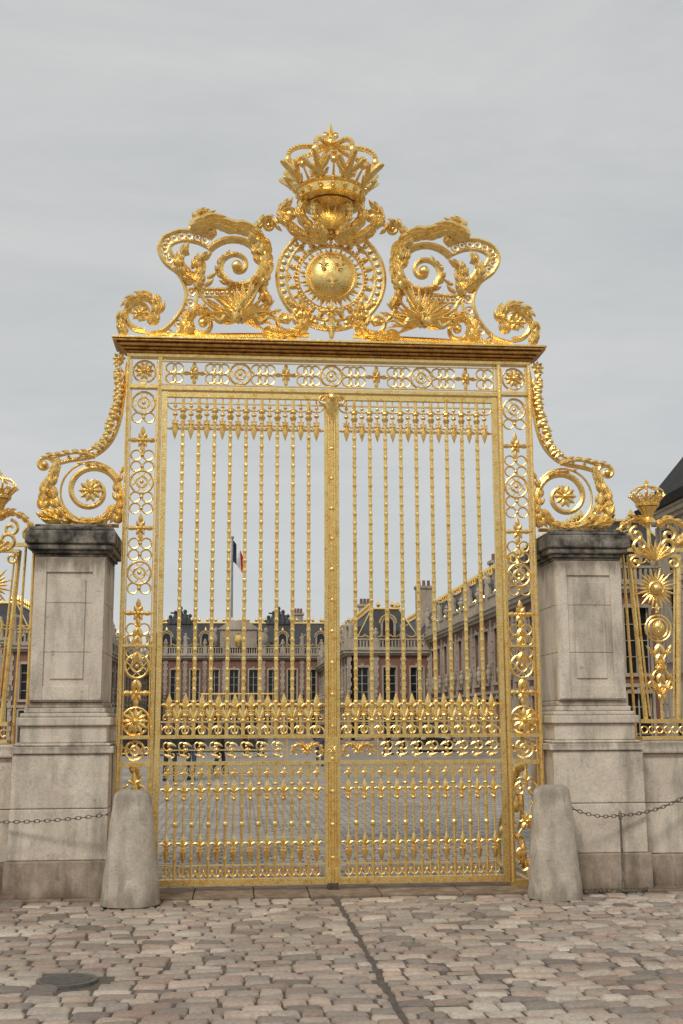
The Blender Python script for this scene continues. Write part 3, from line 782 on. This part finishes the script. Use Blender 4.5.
for i in range(16): P['gold'].tube([(-4.1+.41*i,91.25,3.25),(-4.1+.41*i,91.25,3.9)],.035,4)
P['gold'].tube([(-4.2,91.25,3.9),(2.2,91.25,3.9)],.05,5)
P['stone'].box(-2.6,.6,91.75,92.4,7.9,9.5); P['stone'].frus(-2.9,.9,91.6,92.5,9.5,10.3,1.2,.1)
P['gold'].lathe(-1,91.7,[(.02,8.0),(.3,8.2),(.4,8.6),(.3,9.0),(.02,9.2)],10)
for x in (-3.2,1.2): P['stone'].ell(x,91.9,8.7,.45,.4,.6); P['stone'].ell(x+.2,91.9,9.4,.2,.2,.3)
# sculpted trophies on the ridge
for x in (-6.2,2.6):
    for dx,hh in ((-.9,.5),(-.45,.9),(0,1.3),(.4,1.0),(.85,.6)):
        P['slate'].lathe(x+dx,94.4,[(.35,10.2),(.3,10.2+hh*.5),(.2,10.2+hh*.8),(.1,10.2+hh)],8); P['slate'].ell(x+dx,94.4,10.3+hh,.18,.18,.2)
    P['slate'].tube([(x-.9,94.4,11.2),(x+.9,94.4,10.9)],.08)
facade(P,(6.2,65),(1,0),(0,-1),5.4,3,6.2,[(.5,2.3),(2.9,5.0)])
facade(P,(6.2,91.9),(0,-1),(-1,0),26.9,12,6.2,[(.5,2.3),(2.9,5.0)])
roof(P,6.5,11.4,65.4,92,6.2,9.0,1.5,2)
dormer(P,8.9,65.5,7.0,0,-1,.85)
for i in range(5): dormer(P,6.6,69+4.5*i,7.0,-1,0,.75)
facade(P,(11.6,65),(0,-1),(-1,0),31,13,7.0,FL)
facade(P,(11.6,34),(1,0),(0,-1),6.6,3,7.0,FL)
roof(P,11.9,18,34.4,92,7.0,9.9,1.8,2.2)
for i in range(7): dormer(P,12.1,38+4.3*i,7.8,-1,0,.8)
dormer(P,15,34.6,7.8,0,-1,.8)
for c_ in ((13.0,76,1.2,11.4),(15.2,60,1.0,11.2),(8.9,80,.9,10.4),(-11.2,80,.9,9.0),(4.6,99,.9,11.4),(-20,67,1.1,10.2)): chimney(P,*c_)
facade(P,(-9,54),(0,1),(1,0),38,16,5.8,[(.5,2.2),(2.8,4.7)])
facade(P,(-13.4,54),(1,0),(0,-1),4.4,2,5.8,[(.5,2.2),(2.8,4.7)])
roof(P,-13.2,-9.3,54.4,92,5.8,7.7,1.2,1.6)
for i in range(7): dormer(P,-9.4,58+4.6*i,6.4,1,0,.7)
facade(P,(-34,62),(1,0),(0,-1),20.5,10,6.6,FL)
roof(P,-34,-13.6,62.4,74,6.6,9.0,1.5,2)
facade(P,(18.3,42),(1,0),(0,-1),16,7,6.0,[(.5,2.4),(3.0,5.0)])
roof(P,18.3,34,42.4,52,6.0,8.2,1.5,2)
finish(P,'palace_building')
# near right pavilion (stone, steep dark slate roof with deep eaves)
P=newP()
P2=dict(P); P2['brick']=P['stone']; P2['gold']=P['stone']
facade(P2,(15.9,27),(1,0),(0,-1),14,6,9.7,[(.6,3.0),(3.9,6.6),(7.3,9.0)],False)
facade(P2,(15.9,33.9),(0,-1),(-1,0),6.9,3,9.7,[(.6,3.0),(3.9,6.6),(7.3,9.0)],False)
P['slate'].frus(15.3,30.3,26.4,34.4,9.71,10.0,-.12,-.12)
P['slate'].frus(15.35,30.2,26.5,34.3,10.01,14.6,3.3,3.3)
P['brick']=MB(); P['gold']=MB()
PM2=dict(PM); PM2['slate']=SLATE_D
finish(P,'corner_pavilion_building',PM2)
# ================================================================= FLAG
fe=empty('flag_on_pole')
fx=S(231,620,98)[0]; ft=S(231,538,98)[1]
m=MB(); m.lathe(fx,98,[(.13,9.5),(.11,14),(.09,ft)],8); m.ell(fx,98,ft+.1,.16,.16,.16); m.build('pole',flat('pole_paint',(.3,.28,.26)),fe)
for k,(nm,c) in enumerate((('blue_band',(.008,.015,.075)),('white_band',(.75,.75,.75)),('red_band',(.6,.02,.02)))):
    m=MB(); vs=[];fs=[]
    for i in range(5):
        t=(k+i/4)/3
        for jx in range(9):
            q=jx/8
            x=fx+.06+1.35*t*(.72+.28*q)-.1*q ; z=ft-.15-2.0*q-1.6*t**1.3
            vs.append((x,98+.22*sin(7*t+3*q),z))
    for i in range(4):
        for jx in range(8): fs.append((i*9+jx,i*9+jx+1,(i+1)*9+jx+1,(i+1)*9+jx))
    m.add(vs,fs); m.build(nm,flat(nm,c,.8),fe,60)
# ================================================================= CARS
def car(x,y,rot,paint):
    e=empty('parked_car')
    b_=MB(); prof=[(-2.1,.35),(-2.15,.75),(-1.9,.88),(-1.1,.95),(1.5,.98),(2.0,.85),(2.15,.6),(2.1,.35)]
    cab=[(-1.15,.94),(-.45,1.40),(.9,1.43),(1.55,.97)]
    def ext(mb,pr,w0,w1):
        n=len(pr); vs=[(a,-w0 if z<1 else -w1,z) for a,z in pr]+[(a,w0 if z<1 else w1,z) for a,z in pr]
        mb.add(vs,[tuple(range(n)),tuple(reversed(range(n,2*n)))]+[(i,(i+1)%n,n+(i+1)%n,n+i) for i in range(n)])
    ext(b_,prof,.86,.86); b_.build('body',paint,e,30,.06)
    g=MB(); ext(g,cab,.80,.62); g.build('cabin_glass',GLASS,e,30,.03)
    r=MB(); r.box(-.42,.88,-.6,.6,1.425,1.455)
    for sd in(1,-1):
        for q in ((-1.12,.95,-.46,1.4),(.25,.97,.25,1.42),(1.5,.98,.88,1.43)): r.tube([(q[0],sd*.81,q[1]),(q[2],sd*.63,q[3])],.03,5)
    r.build('roof',paint,e,30)
    w=MB()
    for a in(-1.35,1.35):
        for sd in(1,-1): w.tube([(a,sd*.70,.32),(a,sd*.88,.32)],.32,16)
    w.build('wheels',flat('tyre',(.02,.02,.02)),e,30)
    h=MB()
    for sd in (1,-1): h.ell(-2.12,sd*.62,.68,.06,.16,.08); h.ell(2.1,sd*.64,.72,.05,.14,.1)
    h.build('lamps',FRAME,e)
    e.location=(x,y,0); e.rotation_euler=(0,0,rot)
car(-4.9,46,rad(8),flat('car_paint_black',(.02,.02,.022),.25,0,.05)); car(-1.6,52,rad(2),flat('car_paint_grey',(.12,.12,.13),.25,.4,.05)); car(9.2,50,rad(85),flat('car_paint_dark',(.03,.03,.04),.25,.3,.05))
# ================================================================= VISITORS (far off in the courtyard)
def person(x,y,rot,top,leg,stride=.12,h=1.72):
    e=empty('visitor_person'); k=h/1.72
    def skin(name,V,E,R,mat,root=0):
        me=bpy.data.meshes.new(name); me.from_pydata([(a*k,b*k,c*k) for a,b,c in V],E,[]); me.update(); me.materials.append(mat)
        o=bpy.data.objects.new(name,me); bpy.context.scene.collection.objects.link(o); o.parent=e
        sk=o.modifiers.new('skin','SKIN'); sk.use_smooth_shade=True
        for i,r in enumerate(R): me.skin_vertices[0].data[i].radius=(r*k,r*k)
        for i in range(len(V)): me.skin_vertices[0].data[i].use_root=(i==root)
        ss=o.modifiers.new('sub','SUBSURF'); ss.levels=1; ss.render_levels=1
    s=stride
    skin('trousers',[(0,0,.93),(.09,0,.88),(.10,-s*.6,.50),(.10,-s*.5,.09),(-.09,0,.88),(-.10,s*.5,.50),(-.10,s*1.3,.10)],
         [(0,1),(1,2),(2,3),(0,4),(4,5),(5,6)],[.13,.095,.065,.05,.095,.065,.05],leg)
    skin('jacket',[(0,0,.92),(0,0,1.15),(0,0,1.38),(.19,0,1.40),(.24,s*.3,1.13),(.22,-s*.6,.90),(-.19,0,1.40),(-.24,-s*.3,1.13),(-.22,s*.6-.06,.90),(0,0,1.47)],
         [(0,1),(1,2),(2,3),(3,4),(4,5),(2,6),(6,7),(7,8),(2,9)],[.145,.13,.14,.065,.05,.04,.065,.05,.04,.06],top)
    SK=flat('skin',(.45,.27,.19),.6,0,.1)
    m=MB(); m.lathe(0,0,[(.05*k,1.44*k),(.05*k,1.54*k)],8); m.ell(0,-.01,1.61*k,.075*k,.092*k,.115*k,12,8); m.ell(0,-.105*k,1.60*k,.014,.02,.02)
    for sd in(1,-1):
        m.ell(sd*.078*k,0,1.60*k,.012,.02,.03); m.ell(sd*.22*k,(-sd*s*.6)*k,.83*k,.028,.04,.06)
        for q in range(4): m.tube([(sd*.22*k,(-sd*s*.6-.03+.018*q)*k,.80*k),(sd*.215*k,(-sd*s*.6-.035+.018*q)*k,.73*k)],.008,5)
    m.build('head_and_hands',SK,e,60)
    m=MB(); m.ell(0,.015,1.645*k,.085*k,.098*k,.10*k,12,8); m.build('hair',flat('hair',(.05,.032,.02),.7),e,60)
    m=MB(); m.ell(.10*k,(-s*.5-.06)*k,.05,.05,.13,.05); m.ell(-.10*k,(s*1.3-.05)*k,.05,.05,.13,.05); m.build('shoes',flat('shoe_leather',(.03,.025,.02)),e,60)
    e.location=(x,y,0); e.rotation_euler=(0,0,rot)
J1=flat('coat_navy',(.03,.035,.06),.9); J2=flat('coat_black',(.025,.025,.025),.9); J3=flat('coat_red',(.30,.04,.035),.9); J4=flat('coat_beige',(.36,.30,.22),.9); T1=flat('jeans',(.05,.07,.12),.9); T2=flat('dark_trousers',(.03,.03,.035),.9)
for a in ((-2.75,21,.4,J1,T2,.15),(-2.2,21.4,2.8,J2,T1,.1),(-1.45,24,1.6,J2,T2,.18),(-3.2,27,2.4,J3,T2,.14),(-.6,42,-.6,J2,T2,.12),(.1,42.4,.3,J4,T1,.05),(2.0,31,3.0,J1,T1,.16),(2.6,31.5,.2,J2,T2,.1),(6.1,44,1.2,J2,T2,.15),(6.8,44.3,1.0,J4,T2,.1)):
    person(*a)
# ================================================================= UNSEEN TREES added behind the viewer to darken reflections in the gilding
def reflection_tree_line():
    e=empty('unseen_reflection_trees'); tr=MB(); lf=MB(); R=random.Random(3)
    for i in range(26):
        x=-95+i*7.6+R.uniform(-1,1); y=-62+R.uniform(-3,3); H=R.uniform(11,14)
        tr.tube([(x,y,0),(x+.1,y,H*.3),(x-.1,y,H*.7)],[.35,.28,.1],8)
        for q in range(6):
            a=R.uniform(0,2*pi); tr.tube([(x,y,H*(.28+.05*q)),(x+cos(a)*1.6,y+sin(a)*1.6,H*(.42+.06*q)),(x+cos(a)*2.9,y+sin(a)*2.9,H*(.5+.07*q))],[.14,.09,.03],5)
        for q in range(330):
            a=R.uniform(0,2*pi); ph=R.uniform(-1,1); r=R.random()**.45
            c=Vector((x+cos(a)*4.0*r*math.sqrt(1-ph*ph),y+sin(a)*4.0*r*math.sqrt(1-ph*ph),H*.62+ph*H*.38*r))
            s=R.uniform(.3,.65); n=Vector((R.uniform(-1,1),R.uniform(-1,1),R.uniform(-1,1))).normalized(); t=n.orthogonal().normalized(); b=n.cross(t)
            lf.add([c+t*s,c+b*s*.7,c-t*s,c-b*s*.7],[(0,1,2,3)])
    tr.build('trunks',flat('bark',(.09,.07,.05),.9),e); lf.build('crowns',flat('foliage',(.055,.075,.03),.8,0,.5,.6),e,0)
reflection_tree_line()
# ================================================================= SKY & LIGHT
w=bpy.data.worlds.new('World'); bpy.context.scene.world=w; w.use_nodes=True; nt=w.node_tree
for n in list(nt.nodes): nt.nodes.remove(n)
sky=N(nt,'ShaderNodeTexSky'); sky.sky_type='NISHITA'; sky.sun_disc=False
SE,SA=rad(42),rad(205)
sky.sun_elevation=SE; sky.sun_rotation=SA
b1=N(nt,'ShaderNodeBackground'); b1.inputs[1].default_value=.08; nt.links.new(sky.outputs[0],b1.inputs[0])
tc=N(nt,'ShaderNodeTexCoord'); mp=N(nt,'ShaderNodeMapping'); mp.inputs['Scale'].default_value=(1.2,1.2,4.5); mp.inputs['Rotation'].default_value=(0,rad(10),0)
no=N(nt,'ShaderNodeTexNoise'); no.inputs['Scale'].default_value=1.7; no.inputs['Detail'].default_value=12; no.inputs['Roughness'].default_value=.66; no.inputs['Distortion'].default_value=.5
nt.links.new(tc.outputs['Generated'],mp.inputs[0]); nt.links.new(mp.outputs[0],no.inputs['Vector'])
cl=ramp(nt,no.outputs[0],[(.3,(.56,.575,.575)),(.52,(.63,.638,.633)),(.75,(.71,.705,.69))])
b2=N(nt,'ShaderNodeBackground'); b2.inputs[1].default_value=1.0; nt.links.new(cl.outputs[0],b2.inputs[0])
mx_=N(nt,'ShaderNodeMixShader'); mx_.inputs[0].default_value=.9; nt.links.new(b1.outputs[0],mx_.inputs[1]); nt.links.new(b2.outputs[0],mx_.inputs[2])
ow=N(nt,'ShaderNodeOutputWorld'); nt.links.new(mx_.outputs[0],ow.inputs[0])
sl=bpy.data.lights.new('sun','SUN'); sl.energy=1.5; sl.angle=rad(10); sl.color=(1,.93,.82)
so=bpy.data.objects.new('sun',sl); bpy.context.scene.collection.objects.link(so)
sd=Vector((sin(SA)*cos(SE),cos(SA)*cos(SE),sin(SE)))
so.rotation_euler=sd.to_track_quat('Z','Y').to_euler(); so.location=sd*50
# ================================================================= CAMERA
cd=bpy.data.cameras.new('camera'); cd.sensor_fit='AUTO'; cd.sensor_width=36; cd.lens=FPX/1024*36; cd.clip_end=3000
co=bpy.data.objects.new('camera',cd); bpy.context.scene.collection.objects.link(co)
co.location=CAM
mrot=Matrix((( _R.x,_U.x,-_F.x),(_R.y,_U.y,-_F.y),(_R.z,_U.z,-_F.z))) @ Matrix.Rotation(rad(-.25),3,'Z')
co.rotation_euler=mrot.to_euler()
sc=bpy.context.scene; sc.camera=co
sc.view_settings.view_transform='Standard'; sc.view_settings.look='None'; sc.view_settings.exposure=0
